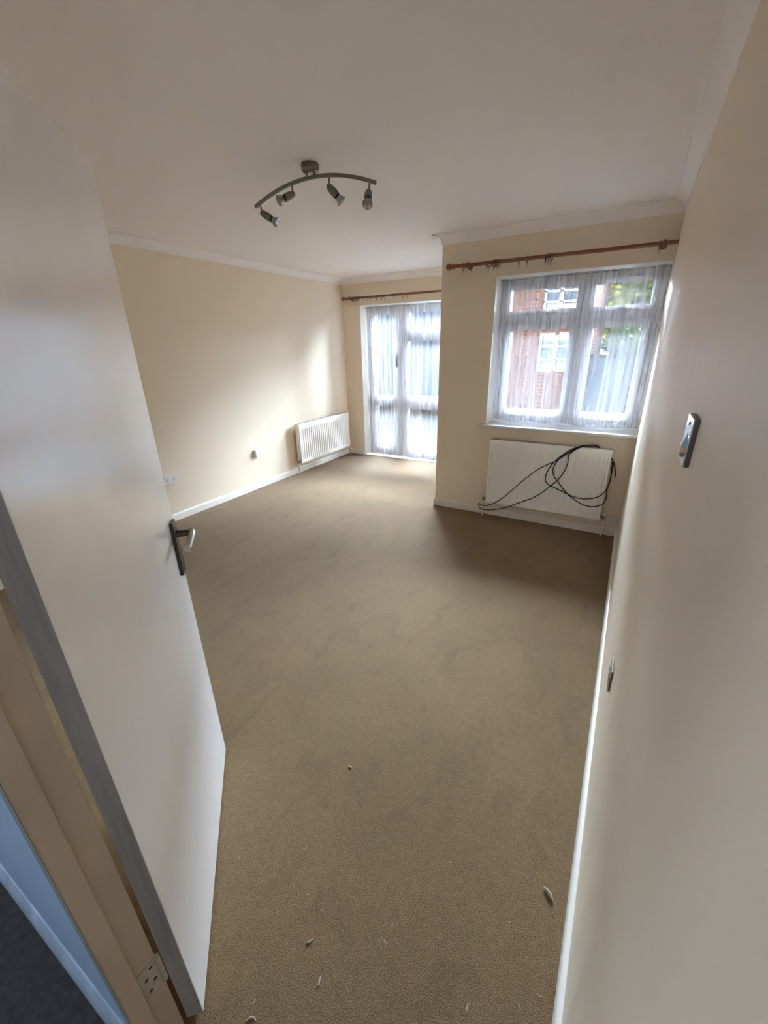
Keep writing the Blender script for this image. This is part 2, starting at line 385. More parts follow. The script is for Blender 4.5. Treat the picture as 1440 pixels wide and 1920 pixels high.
pts = spline([(0.728, -0.052, 1.020), (0.712, -0.057, 1.020), (0.67, -0.057, 1.016), (0.625, -0.053, 1.008)], 5)
tube(b, pts, [0.010]*6+[0.0105]*(len(pts)-6), 12)
for v in b.verts: v.co.z = 1.016 + (v.co.z-1.016)*1.25
obj('lever', b, m_lever, hd, smooth=50)
def hinge(z):
    h = bpy.data.objects.new('hinge', None); COL.objects.link(h); h.parent = door; h['label'] = 'painted-over butt hinge'
    inv = Matrix.Rotation(-DA, 4, 'Z') @ Matrix.Translation((-NX, -NY, 0))
    b = NB(); box(b, JX-0.0005, JX+0.0018, NY1-0.045, NY1-0.004, z, z+0.100)
    b.transform(inv); obj('jamb_leaf', b, m_hinge, h, bevel=0.0005)
    b = NB()
    for i in range(5): lathe(b, [(0.0005, 0.0052), (0.001, 0.0058), (0.019, 0.0058), (0.0195, 0.0052)], (JX+0.003, NY1+0.001, z+0.02*i), (0, 0, 1), 12)
    b.transform(inv); obj('knuckle', b, m_hinge, h, smooth=40)
    b = NB()
    for yy, zz in ((0.016, 0.018), (0.030, 0.038), (0.016, 0.062), (0.030, 0.084)):
        lathe(b, [(0, 0.0042), (0.0008, 0.0036)], (JX+0.0018, NY1-0.045+yy, z+zz), (1, 0, 0), 10)
    b.transform(inv); obj('screw', b, m_screw, h)
hinge(0.225); hinge(1.70)

# ---------------------------------------------------------------- window and patio door
def bars(name, rects, y0, y1, parent, m=m_upvc, bevel=0.004):
    b = NB()
    for x0, x1, z0, z1 in rects: box(b, x0, x1, y0, y1, z0, z1)
    return obj(name, b, m, parent, bevel=bevel)
def ring_rects(x0, x1, z0, z1, t):
    return [(x0, x1, z0, z0+t), (x0, x1, z1-t, z1), (x0, x0+t, z0+t, z1-t), (x1-t, x1, z0+t, z1-t)]
FY0, FY1 = Y1+0.175, Y1+0.245
win = empty('window_1', ((WL+WR)/2, Y1+0.21, 0), kind='structure', label='white plastic framed four-light window over the sill')
def loc(rects, o): return [(x0-o.location.x, x1-o.location.x, z0, z1) for x0, x1, z0, z1 in rects]
fx0, fx1, fz0, fz1 = WL+0.006, WR-0.001, 0.885, WT-0.006
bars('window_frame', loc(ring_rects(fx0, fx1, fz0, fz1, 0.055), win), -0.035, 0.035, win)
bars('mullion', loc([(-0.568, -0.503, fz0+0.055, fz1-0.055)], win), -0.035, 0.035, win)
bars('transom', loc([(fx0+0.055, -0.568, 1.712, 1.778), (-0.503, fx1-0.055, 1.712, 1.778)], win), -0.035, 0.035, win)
for x0, x1 in ((fx0+0.055, -0.568), (-0.503, fx1-0.055)):
    for z0, z1, t in ((1.778, fz1-0.055, 0.030), (fz0+0.055, 1.712, 0.052)):
        bars('sash', loc(ring_rects(x0+0.002, x1-0.002, z0+0.002, z1-0.002, t), win), -0.048, 0.03, win)
        b = NB(); box(b, x0+t-win.location.x, x1-t-win.location.x, -0.006, 0.004, z0+t, z1-t); obj('pane', b, m_glass, win)
        g = NB()
        for q in ring_rects(x0+t-win.location.x, x1-t-win.location.x, z0+t, z1-t, 0.004): box(g, q[0], q[1], -0.020, -0.008, q[2], q[3])
        obj('gasket', g, m_gasket, win)
for hx in (-0.88, -0.27):      # fanlight catches on the transom
    b = NB(); box(b, hx-0.02-win.location.x, hx+0.02-win.location.x, -0.066, -0.048, 1.785, 1.80); box(b, hx-0.006-win.location.x, hx+0.006-win.location.x, -0.078, -0.062, 1.735, 1.795)
    obj('handle', b, m_gasket, win, bevel=0.002, label='small dark fanlight catch')
b = NB()
prof = [(-0.052, WB+0.002), (-0.056, WB+0.010), (-0.056, WB+0.020), (-0.050, WB+0.028), (0.172, WB+0.028), (0.172, WB+0.002)]
A = [b.verts.new((-1.275-win.location.x, y-0.21, z)) for y, z in prof]; B = [b.verts.new((-0.001-win.location.x, y-0.21, z)) for y, z in prof]
# the board is wider than the opening only in front of the wall face
for v in A[4:]: v.co.x = WL+0.001-win.location.x
A[3].co.x = A[0].co.x
n = len(prof)
A2 = [b.verts.new((-1.275-win.location.x, -0.001-0.21, z)) for z in (WB+0.028, WB+0.002)]
A3 = [b.verts.new((WL+0.001-win.location.x, -0.001-0.21, z)) for z in (WB+0.028, WB+0.002)]
for i in range(n): 
    if i not in (3, 5): b.faces.new((A[i], A[(i+1) % n], B[(i+1) % n], B[i])) if i != 4 else b.faces.new((A[4], A[5], B[5], B[4]))
b.faces.new((A[3], A2[0], A3[0], A[4], B[4], B[3])); b.faces.new((A[0], A2[1], A3[1], A[5], B[5], B[0]))
b.faces.new((A[0], A[1], A[2], A[3], A2[0], A2[1])); b.faces.new((A2[0], A2[1], A3[1], A3[0])); b.faces.new((A3[0], A3[1], A[5], A[4])); b.faces.new(B)
obj('window_sill', b, m_sill, win)
b = NB(); box(b, fx0-win.location.x, fx1-win.location.x, -0.042, 0.03, WB+0.028, fz0); obj('sub_sill', b, m_upvc, win, bevel=0.003)
b = NB(); tube(b, spline([(-0.66-win.location.x, -0.245, WB+0.0305), (-0.645-win.location.x, -0.235, WB+0.033), (-0.63-win.location.x, -0.243, WB+0.0305)], 5), 0.0025, 6); obj('sill_clip', b, m_gasket, win)

pat = empty('door_2', ((DL+DR)/2, Y2+0.21, 0), kind='structure', label='white glazed patio door and side light at the far end')
px0, px1, pz0, pz1 = DL+0.006, DR-0.006, 0.012, DT-0.006
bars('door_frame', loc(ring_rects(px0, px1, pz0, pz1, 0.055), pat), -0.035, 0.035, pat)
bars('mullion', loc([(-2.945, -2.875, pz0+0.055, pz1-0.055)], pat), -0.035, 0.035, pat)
# glazed door leaf on the left
lx0, lx1 = px0+0.057, -2.947
bars('door_leaf', loc([(lx0, lx1, pz0+0.057, 0.13), (lx0, lx1, 1.945, pz1-0.057), (lx0, lx0+0.075, 0.13, 1.945), (lx1-0.125, lx1, 0.13, 1.945), (lx0+0.075, lx1-0.125, 0.735, 0.87)], pat), -0.050, 0.03, pat)
for z0, z1 in ((0.13, 0.735), (0.87, 1.945)):
    b = NB(); box(b, lx0+0.075-pat.location.x, lx1-0.125-pat.location.x, -0.006, 0.004, z0, z1); obj('pane', b, m_glass, pat)
    g = NB()
    for q in ring_rects(lx0+0.075-pat.location.x, lx1-0.125-pat.location.x, z0, z1, 0.005): box(g, q[0], q[1], -0.020, -0.008, q[2], q[3])
    obj('gasket', g, m_gasket, pat)
hx = -3.015-pat.location.x
b = NB(); box(b, hx-0.012, hx+0.012, -0.062, -0.050, 1.27, 1.42); tube(b, spline([(hx, -0.060, 1.40), (hx+0.005, -0.085, 1.402), (hx+0.045, -0.092, 1.405)], 5), 0.006, 8)
obj('handle', b, m_gasket, pat, smooth=40, label='dark lever on the patio door')
# side light on the right: fanlight, transom, tall light, mid rail
rx0, rx1 = -2.873, px1-0.057
bars('transom', loc([(rx0, rx1, 1.640, 1.735)], pat), -0.040, 0.035, pat)
bars('mid_rail', loc([(rx0, rx1, 0.735, 0.850)], pat), -0.040, 0.035, pat)
for z0, z1, t in ((1.735, pz1-0.057, 0.045), (0.850, 1.640, 0.03), (pz0+0.057, 0.735, 0.03)):
    bars('sash', loc(ring_rects(rx0+0.002, rx1-0.002, z0+0.002, z1-0.002, t), pat), -0.046, 0.03, pat)
    b = NB(); box(b, rx0+t-pat.location.x, rx1-t-pat.location.x, -0.006, 0.004, z0+t, z1-t); obj('pane', b, m_glass, pat)
b = NB(); box(b, DL+0.006-pat.location.x, DR-0.006-pat.location.x, -0.075, 0.03, 0.0, 0.012); obj('threshold', b, m_upvc, pat, bevel=0.002)

# ---------------------------------------------------------------- net curtains
def net(name, x0, x1, z0, z1, y, mt, folds, amp, label):
    root = empty(name, ((x0+x1)/2, y, z0), label=label, cat='curtain')
    nx, nz = 420, 26
    rnd = random.Random(len(name)*31+int(folds)); ph = [rnd.uniform(0, 6.28) for _ in range(9)]; fr = [rnd.uniform(0.6, 1.5) for _ in range(9)]
    me = bpy.data.meshes.new(name); vs = []; fs = []; uvs = []
    Wd = x1-x0
    for j in range(nz+1):
        v = j/nz
        for i in range(nx+1):
            u = i/nx
            f = 2*math.pi*folds*u
            warp = 0.9*math.sin(2*math.pi*2.1*u+ph[0]) + 0.5*math.sin(2*math.pi*5.3*u+ph[1])
            A_ = amp*(0.55+0.45*math.sin(2*math.pi*3*u+ph[2]+0.6*v))
            yy = A_*(math.sin(f+2.4*warp) + 0.35*math.sin(2.1*f+ph[3]+0.8*v)) + amp*0.5*(1-v)*math.sin(2*math.pi*1.3*u+ph[4])
            xx = Wd*u + 0.6*amp*math.cos(f+2.4*warp)*(0.6+0.4*(1-v)) + 0.010*(1-v)*math.sin(2*math.pi*2.2*u+ph[5])
            if v > 0.955: yy = yy*0.45 + 0.0025*math.sin(f*7)      # gathered on the wire
            sag = 0.006*math.sin(2*math.pi*4.2*u+ph[6])*(1-v)**4 + 0.004*math.sin(9*f/7)*(1-v)**6
            vs.append((xx-Wd/2, yy, (z1-z0)*v+sag)); uvs.append((u*Wd, v))
    for j in range(nz):
        for i in range(nx):
            a = j*(nx+1)+i; fs.append((a, a+1, a+nx+2, a+nx+1))
    me.from_pydata(vs, [], fs); me.materials.append(mt)
    uvl = me.uv_layers.new(name='UVMap')
    for p in me.polygons:
        p.use_smooth = True
        for li, vi in zip(p.loop_indices, p.vertices): uvl.data[li].uv = uvs[vi]
    o = bpy.data.objects.new('net_fabric', me); COL.objects.link(o); o.parent = root
    b = NB(); tube(b, [(-Wd/2-0.012, 0, z1-z0-0.012), (Wd/2+0.010, 0, z1-z0-0.012)], 0.003, 8); obj('curtain_wire', b, m_hook, root, smooth=40)
    for sx in (-Wd/2-0.010, Wd/2+0.006):
        b = NB(); lathe(b, [(0, 0.006), (0.006, 0.006)], (sx, 0.012, z1-z0-0.012), (0, -1, 0), 8); obj('wire_hook', b, m_hook, root)
    return root
net('net_curtain', WL+0.030, WR-0.016, 0.905, 2.050, Y1+0.105, m_net, 17, 0.013, 'white sheer net curtain gathered across the window above the radiator with cable')
net('net_curtain', DL+0.030, DR-0.03, 0.022, 2.048, Y2+0.095, m_net2, 20, 0.016, 'long white net curtain hanging to the floor over the patio door')

# ---------------------------------------------------------------- curtain poles and rings
def pole(x0, x1, y, z, fin_left, bracket_x, label, wall_y):
    root = empty('curtain_pole', (x0, y, z), label=label, cat='curtain pole')
    b = NB(); lathe(b, [(0.0, 0.0125), (0.001, 0.0135), (x1-x0-0.001, 0.0135), (x1-x0, 0.0125)], (0, 0, 0), (1, 0, 0), 18); obj('rod', b, m_wood, root, smooth=40)
    b = NB(); prof = [(0.0, 0.012), (-0.002, 0.019), (-0.012, 0.021), (-0.014, 0.0155), (-0.020, 0.0145), (-0.023, 0.0175)]
    for k in range(1, 10): a = math.pi*k/10; prof.append((-0.046+0.025*math.cos(a), max(0.026*math.sin(a), 0.001)))
    prof = [p for p in prof if not (p[0] > -0.03 and p[1] < 0.014 and p[0] < -0.021)]
    prof.append((-0.0712, 0.0005))
    lathe(b, prof, (0.002, 0, 0), (1, 0, 0), 20); obj('finial', b, m_wood, root, smooth=60)
    for bx in bracket_x:
        b = NB(); lathe(b, [(0, 0.024), (0.004, 0.026), (0.010, 0.024), (0.014, 0.012), (wall_y-y-0.012, 0.011)], (bx-x0, wall_y-y, 0), (0, -1, 0), 16)
        torus(b, (bx-x0, 0, 0), (1, 0, 0), 0.0175, 0.0055, 20, 8); torus(b, (bx-x0+0.009, 0, 0), (1, 0, 0), 0.0175, 0.0055, 20, 8)
        obj('bracket', b, m_wood, root, smooth=45)
    return root
def ring_proto(m):
    root = empty('curtain_ring', (0, 0, 0))
    b = NB(); torus(b, (0, 0, -0.008), (1, 0, 0), 0.0225, 0.003, 22, 8); obj('hoop', b, m, root, smooth=60)
    b = NB(); torus(b, (0, 0, -0.037), (0, 1, 0), 0.0045, 0.0013, 12, 6); tube(b, spline([(0, 0, -0.041), (0.002, -0.004, -0.047), (0, -0.007, -0.054), (-0.002, -0.003, -0.058)], 4), 0.0012, 6); obj('hook', b, m_hook, root, smooth=60)
    return root
protos = {}
def ring(key, m, loc, rz, tilt, label, group):
    if key not in protos:
        r = ring_proto(m); protos[key] = r
    else:
        p = protos[key]; r = p.copy(); COL.objects.link(r)
        for ch in p.children:
            c = ch.copy(); COL.objects.link(c); c.parent = r
    r.location = loc; r.rotation_euler = (tilt, 0, rz)
    tag(r, label=label, cat='curtain ring', group=group)
PY, PZ = Y1-0.085, 2.150
pole(-1.545, -0.003, PY, PZ, True, (-1.432, -0.085), 'varnished wooden curtain pole above the window with radiator and cable', Y1)
PY2, PZ2 = Y2-0.085, 2.147
pole(-3.655, -1.775, PY2, PZ2, True, (-3.60, -1.95), 'thin varnished wooden curtain pole above the patio door', Y2)
def rings(xs, m, key, y, z, label, group):
    for x in xs:
        ring(key, m, (x, y, z), random.uniform(-0.35, 0.35), random.uniform(-0.12, 0.12), label, group)
rings((-1.462,), m_ring, 'brown', PY, PZ, 'brown curtain ring between the left bracket and ball finial of the window pole', 'rings at the left bracket')
rings((-1.395,), m_ring, 'brown', PY, PZ, 'brown curtain ring just right of the left bracket of the window pole', 'rings at the left bracket')
rings((-1.268, -1.246), m_ring, 'brown', PY, PZ, 'dark curtain ring at the edge of the bunch of six on the window pole', 'bunched rings on the window pole')
rings((-1.214, -1.203, -1.191, -1.172), m_ringdark, 'dark', PY, PZ, 'blue-black curtain ring bunched tight with others on the window pole', 'bunched rings on the window pole')
rings((-1.020,), m_ring, 'brown', PY, PZ, 'left one of the two lone curtain rings mid-way along the window pole', 'two lone rings')
rings((-0.958,), m_ring, 'brown', PY, PZ, 'right one of the two lone curtain rings mid-way along the window pole', 'two lone rings')
rings((-0.825, -0.802, -0.783), m_ringdark, 'dark', PY, PZ, 'dark curtain ring in the cluster of three above the window centre', 'cluster of three rings')
rings((-0.105,), m_ring, 'brown', PY, PZ, 'brown curtain ring against the right bracket of the window pole', 'ring at the right bracket')
rings((-3.555, -3.54, -3.522, -3.506, -3.488, -3.47, -3.45), m_ring, 'brown', PY2, PZ2, 'brown curtain ring bunched at the left end of the patio door pole', 'rings bunched on the patio door pole')
rings((-3.37, -3.315, -3.27, -3.175, -3.10, -3.055), m_ring, 'brown', PY2, PZ2, 'brown curtain ring spaced along the middle of the patio door pole', 'spaced rings on the patio door pole')
rings((-2.915,), m_ring, 'brown', PY2, PZ2, 'lone curtain ring left of the last two on the patio door pole', 'last rings on the patio door pole')
rings((-2.79, -2.725), m_ring, 'brown', PY2, PZ2, 'one of the last two curtain rings toward the corner on the patio door pole', 'last rings on the patio door pole')

# ---------------------------------------------------------------- radiators
def radiator(loc, rz, Wd, z0, z1, yb, yf, n_fl, label, pipes):
    root = empty('radiator', loc, rz, label=label, cat='radiator')
    hw = Wd/2
    # fluted front and rear panels
    for nm, y, sgn in (('front_panel', -yf, 1), ('rear_panel', -yb, -1)):
        b = NB(); n = n_fl*10; rows = [(z0, 0.010, 0), (z0, 0, 0), (z0+0.040, 0, 0), (z0+0.052, 0, 1), (z1-0.080, 0, 1), (z1-0.066, 0, 0), (z1-0.004, 0, 0), (z1, 0.003, 0), (z1, 0.012, 0)]
        G = []
        for z, back, fl in rows:
            rw = []
            for i in range(n+1):
                u = i/n; x = -hw+Wd*u
                e = 0 if (u < 0.5/n_fl*1.1 or u > 1-0.5/n_fl*1.1) else 1
                s = 0.5-0.5*math.cos(2*math.pi*u*n_fl); d = 0.0085*min(1, max(0, (s-0.25)/0.5))*fl*e
                rw.append(b.verts.new((x, y+sgn*(back+d), z)))
            G.append(rw)
        for r0, r1 in zip(G, G[1:]):
            for i in range(n): b.faces.new((r0[i], r0[i+1], r1[i+1], r1[i]))
        for i in (0, n):
            xs = -hw if i == 0 else hw
            q = [rw[i] for rw in G]; b.faces.new(q)
        obj(nm, b, m_rad, root, smooth=50)
    for sx in (-1, 1):
        b = NB(); box(b, sx*hw-0.001 if sx < 0 else hw-0.001, sx*hw+0.001, -yf+0.011, -yb-0.002, z0+0.05, z1-0.012); obj('side_panel', b, m_rad, root)
    b = NB(); k = int(Wd/0.024)
    box(b, -hw, hw, -yf+0.012, -yf+0.020, z1-0.004, z1); box(b, -hw, hw, -yb-0.010, -yb-0.002, z1-0.004, z1)
    for i in range(k+1):
        x = -hw+0.004+(Wd-0.008)*i/k; box(b, x-0.003, x+0.003, -yf+0.020, -yb-0.010, z1-0.004, z1-0.001)
    obj('top_grille', b, m_radgrille, root)
    for sx in (-0.36, 0.36):
        for zb in (z0+0.06, z1-0.14):
            b = NB(); box(b, sx*Wd-0.015, sx*Wd+0.015, -yb, -0.001, zb, zb+0.03); obj('wall_bracket', b, m_radgrille, root)
    ym = -(yf+yb)/2
    for sx, big in pipes:
        xv = sx*(hw+0.030)
        v = bpy.data.objects.new('valve', None); COL.objects.link(v); v.parent = root
        b = NB(); tube(b, [(sx*(hw-0.002), ym, z0+0.025), (xv, ym, z0+0.025)], 0.010, 12); lathe(b, [(-0.022, 0.009), (-0.016, 0.012), (0.012, 0.012), (0.016, 0.010)], (xv, ym, z0+0.025), (0, 0, 1), 14)
        lathe(b, [(0, 0.015), (0.012, 0.015)], (sx*(hw+0.004), ym, z0+0.025), (sx, 0, 0), 6)
        obj('valve_body', b, m_brass, v, smooth=40)
        b = NB(); hh = 0.055 if big else 0.03
        lathe(b, [(0.012, 0.013), (0.016, 0.016), (0.012+hh*0.8, 0.014), (0.012+hh, 0.010)], (xv, ym, z0+0.025), (0, 0, 1), 16); obj('valve_cap', b, m_valve, v, smooth=40)
        b = NB(); tube(b, [(xv, ym, 0.0), (xv, ym, z0+0.006)], 0.0085, 12); obj('pipe', b, m_pipe, root, smooth=50)
    return root
radiator((-0.640, Y1, 0), 0, 0.982, 0.155, 0.755, 0.035, 0.092, 28, 'white fluted radiator under the window with black cable draped over it', ((-1, True), (1, False)))
radiator((WX, 4.568, 0), R(90), 1.115, 0.145, 0.648, 0.035, 0.104, 27, 'white fluted radiator on the left wall beside the patio door', ((-1, False), (1, True)))

# ---------------------------------------------------------------- black cable over the radiator
YR = Y1-0.092-0.0045
def cp_(a, b_, dy=0.0):
    """tracing of the cable's run over the radiator's front plane, as x and z there"""
    px, py = 880+a/4.8, 800+b_/4.8
    d = Vector(((px-720)/F_PX*r2 - (py-960)/F_PX*u2 + fwd)); t = (YR+dy)/d.y
    return (CX+d.x*t, YR+dy, CZ+d.z*t)
TOPZ = 0.755+0.005
def over(x0, x1, k):     # over the top edge, down behind, from front at x0 to the gap at x1
    return [(x0, YR+0.004, TOPZ-0.001+0.002*k), (x0+(x1-x0)*0.4, YR+0.022, TOPZ+0.005+0.005*k), (x0+(x1-x0)*0.75, Y1-0.045, TOPZ+0.003)]
back = lambda x, z, y=Y1-0.017: (x, y, z)
path = [cp_(1318, 450, 0.060), cp_(1310, 370, 0.058), cp_(1290, 300, 0.060)]
path += [back(-0.20, 0.70), back(-0.26, 0.765, Y1-0.02), (-0.31, Y1-0.04, TOPZ+0.012), (-0.36, YR+0.012, TOPZ+0.008)]
A_out = [(980, 188), (930, 215), (870, 252), (780, 308), (640, 372), (500, 470), (380, 575), (280, 655), (200, 697), (140, 710), (105, 705)]
A_back = [(90, 690), (84, 708), (100, 735), (150, 748), (240, 745), (340, 725), (430, 690), (560, 645), (650, 595), (730, 535), (800, 475), (850, 410), (885, 330), (892, 262), (915, 235), (960, 205), (1010, 182)]
path += [cp_(*q) for q in A_out] + [cp_(*q, -0.003 if i > 3 else -0.002) for i, q in enumerate(A_back)]
path += [(-0.37, YR+0.006, TOPZ+0.006), (-0.32, YR+0.03, TOPZ+0.008), (-0.27, Y1-0.035, TOPZ+0.004), back(-0.20, 0.72), back(-0.135, 0.66, Y1-0.03), cp_(1284, 400, 0.010)]
Cr = [(1272, 450), (1256, 510), (1225, 578), (1160, 630), (1090, 648), (1010, 648), (930, 630), (850, 590), (760, 545), (703, 515), (684, 475), (700, 410), (745, 340), (800, 285), (860, 240), (930, 200), (990, 180)]
path += [cp_(*q, -0.004) for q in Cr]
path += [(-0.38, YR+0.004, TOPZ+0.011), (-0.33, YR+0.03, TOPZ+0.013), (-0.28, Y1-0.038, TOPZ+0.008), back(-0.22, 0.73), back(-0.14, 0.64, Y1-0.03), cp_(1280, 375, 0.006)]
Br = [(1277, 430), (1262, 500), (1240, 560), (1232, 640), (1200, 695), (1140, 718), (1060, 715), (980, 680), (900, 622), (850, 570), (800, 500), (767, 455), (752, 400), (768, 345), (810, 290), (870, 240), (950, 195), (1020, 176)]
path += [cp_(*q, -0.008) for q in Br]
path += [(-0.345, YR+0.006, TOPZ+0.014), (-0.30, YR+0.03, TOPZ+0.012), (-0.25, Y1-0.04, TOPZ+0.0), back(-0.21, 0.60), back(-0.205, 0.45)]
b = NB(); tube(b, spline(path, 7), 0.0042, 8)
obj('cable', b, m_cable, None, smooth=60, label='long black cable looped over the radiator under the window', cat='cable')

# ---------------------------------------------------------------- ceiling spotlight bar
A0 = Vector((-2.047, 1.995, 0)); D0 = Vector((0.727, 0.06, 0)).normalized(); N0 = Vector((-D0.y, D0.x, 0)); LB = 0.7295
bc = A0 + D0*0.370
lt = empty('ceiling_light', (bc.x, bc.y, H), math.atan2(D0.y, D0.x), label='brushed steel arched bar ceiling light with four spotlights', cat='ceiling light')
# local frame: +x along the bar, +y away from the viewer, z down from the ceiling is negative
b = NB(); lathe(b, [(0, 0.043), (0.005, 0.045), (0.024, 0.044), (0.031, 0.041), (0.035, 0.033), (0.036, 0.001)], (0, 0, 0), (0, 0, -1), 32); obj('ceiling_rose', b, m_steel, lt, smooth=40)
def arch(t): u = (t-0.370)/0.3645; return 2.345-H - 0.075*u*u
b = NB(); N_ = 40; sec = [(-0.0065, -0.008), (0.0065, -0.008), (0.0065, 0.008), (-0.0065, 0.008)]
G = []
for i in range(N_+1):
    t = 0.0035+(LB-0.0035)*i/N_; x = t-0.370; z = arch(t); sl = -2*0.075*(t-0.370)/0.3645**2
    nx_, nz_ = -sl/math.hypot(1, sl), 1/math.hypot(1, sl)
    G.append([b.verts.new((x+nx_*h, w_, z+nz_*h)) for w_, h in sec])
for r0, r1 in zip(G, G[1:]):
    for k in range(4): b.faces.new((r0[k], r0[(k+1) % 4], r1[(k+1) % 4], r1[k]))
b.faces.new(G[0]); b.faces.new(G[-1][::-1]); obj('bar', b, m_steel, lt, bevel=0.002)
for x in (-0.024, 0.020):
    b = NB(); tube(b, [(x, 0, -0.033), (x, 0, arch(0.370+x)+0.006)], 0.006, 12); obj('post', b, m_steel, lt, smooth=50)
heads = [(0.036, 0.047, 2.236, (0.74, 0.35, -0.50)), (0.2545, 0.2535, 2.292, (-0.52, -0.72, -0.42)), (0.477, 0.472, 2.294, (0.58, 0.42, -0.70)), (0.697, 0.689, 2.243, (0.22, -0.62, -0.72))]
for ts, tb, zb, dr in heads:
    sp_ = bpy.data.objects.new('spotlight', None); COL.objects.link(sp_); sp_.parent = lt
    top = Vector((ts-0.370, 0, arch(ts)-0.006)); bot = Vector((tb-0.370, 0, zb-H)); d = Vector(dr).normalized()
    b = NB(); tube(b, [top, bot], 0.0048, 10); obj('stem', b, m_steel, sp_, smooth=50)
    o_ = bot - d*0.012
    b = NB(); lathe(b, [(0, 0.006), (0.004, 0.0115), (0.014, 0.0155), (0.034, 0.0185), (0.056, 0.0185), (0.060, 0.0165)], o_, d, 20); obj('lamp_holder', b, m_steel, sp_, smooth=50)
    b = NB(); lathe(b, [(0.060, 0.0160), (0.0675, 0.0160), (0.069, 0.014)], o_, d, 20); obj('collar', b, m_black, sp_, smooth=40)
    b = NB(); lathe(b, [(0.069, 0.0135), (0.078, 0.0175), (0.090, 0.0235), (0.097, 0.0252), (0.099, 0.0245), (0.0985, 0.021), (0.094, 0.016), (0.092, 0.003)], o_, d, 24); obj('bulb', b, m_refl, sp_, smooth=50)

# ---------------------------------------------------------------- sockets and switch
def plate_root(name, loc, rz, label, cat): return empty(name, loc, rz, label=label, cat=cat)
def socket(loc, rz, gangs, depth, label, box_=False, mt=None, mbox=None):
    root = plate_root('wall_socket', loc, rz, label, 'wall socket'); wd = 0.086 if gangs == 1 else 0.146
    mt = mt or m_socket
    if box_:
        b = NB(); box(b, -wd/2+0.001, wd/2-0.001, -depth, 0, -0.042, 0.042); obj('mounting_box', b, mbox or mt, root, bevel=0.002)
    fd = 0.002 if mt is m_chrome else 0.009
    b = NB(); box(b, -wd/2, wd/2, -depth-fd, -depth if box_ else 0, -0.043, 0.043); obj('face_plate', b, mt, root, bevel=0.0025)
    yf = -depth-fd
    for g in range(gangs):
        cx = 0 if gangs == 1 else (-0.033 if g == 0 else 0.033)
        b = NB()
        box(b, cx-0.003, cx+0.003, yf-0.0006, yf+0.001, 0.000, 0.009); box(b, cx-0.0145, cx-0.008, yf-0.0006, yf+0.001, -0.014, -0.010); box(b, cx+0.008, cx+0.0145, yf-0.0006, yf+0.001, -0.014, -0.010)
        obj('pin_holes', b, m_hole, root)
        b = NB(); sx = cx+(0.018 if gangs == 1 else (-0.019 if g == 0 else 0.019)); box(b, sx-0.006, sx+0.006, yf-0.004, yf+0.001, 0.014, 0.030); obj('rocker', b, mt, root, bevel=0.0015)
    for sx in ((-0.030, 0.030) if gangs == 1 else (-0.060, 0.060)):
        b = NB(); lathe(b, [(0, 0.0032), (0.0012, 0.0026)], (sx, yf+0.0002, 0), (0, -1, 0), 10); obj('screw_cap', b, m_hole if gangs == 1 else m_hook, root)
    return root
socket((WX, 2.232, 0.418), R(90), 2, 0.014, 'white double wall socket beside the open door on the left wall', True)
socket((WX, 3.355, 0.422), R(90), 1, 0.024, 'small square socket on a raised box nearer the left wall radiator', True)
socket((-0.047, Y1, 0.132), 0, 1, 0.018, 'dull single wall socket in the corner right of the draped radiator', True)
sw = plate_root('light_switch', (0, 0.949, 1.391), R(-90), 'polished chrome light switch at eye level on the right wall', 'light switch')
b = NB(); box(b, -0.043, 0.043, -0.0080, 0, -0.043, 0.043); obj('mounting_box', b, m_chromeside, sw, bevel=0.001, label='dark edge of the switch')
b = NB(); box(b, -0.0432, 0.0432, -0.0097, -0.0078, -0.0432, 0.0432); obj('face_plate', b, m_chrome, sw, bevel=0.0008)
b = NB(); v = [(-0.006, -0.0090, -0.013), (0.006, -0.0090, -0.013), (0.006, -0.0090, 0.013), (-0.006, -0.0090, 0.013), (-0.006, -0.0165, -0.012), (0.006, -0.0165, -0.012), (0.006, -0.0100, 0.013), (-0.006, -0.0100, 0.013)]
V = [b.verts.new(q) for q in v]
for f in ((0, 1, 2, 3), (4, 5, 6, 7), (0, 1, 5, 4), (2, 3, 7, 6), (1, 2, 6, 5), (0, 3, 7, 4)): b.faces.new([V[i] for i in f])
obj('rocker', b, m_chrome, sw)
for sz in (-0.030, 0.030):
    b = NB(); lathe(b, [(0, 0.0036), (0.0016, 0.0030)], (0, -0.0094, sz), (0, -1, 0), 12); obj('screw_cap', b, m_chromeside, sw, smooth=40)
ds = socket((0, 1.352, 0.490), R(-90), 1, 0.006, 'chrome single wall socket low on the right wall below the light switch', True, m_chrome, m_chromeside)

# ---------------------------------------------------------------- bits on the carpet
def fluff(loc, size, rz, label, group=None, seed=0, fat=0.6):
    rnd = random.Random(seed); b = NB(); n = 9
    pts = []; rad = []
    for i in range(n):
        u = i/(n-1); pts.append((size*(u-0.5), size*0.16*math.sin(3.5*u+seed)+rnd.uniform(-.05, .05)*size, size*0.12*fat+rnd.uniform(0, .10)*size)); rad.append(fat*size*(0.05+0.13*math.sin(math.pi*min(max(u, .04), .96)))*rnd.uniform(.8, 1.2))
    tube(b, pts, rad, 8)
    o = obj('fluff', b, m_fluff, None, smooth=80, label=label, cat='fluff', group=group)
    o.location = (loc[0], loc[1], -0.001); o.rotation_euler = (0, 0, rz); return o
fluff((-0.068, 0.866), 0.036, R(-20), 'largest pale curl of fluff on the carpet close to the right wall', seed=1, fat=1.0)
fluff((-0.829, 0.914), 0.016, R(10), 'lone pale crumb on the carpet left of the middle, level with the door latch', seed=2, fat=1.2)
fluff((-0.639, 0.425), 0.022, R(50), 'pale tuft of fluff on the carpet near the door bottom, the larger of that scatter', seed=3)
fluff((-0.565, 0.372), 0.024, R(75), 'long thin pale wisp on the carpet toward the bottom left', seed=4)
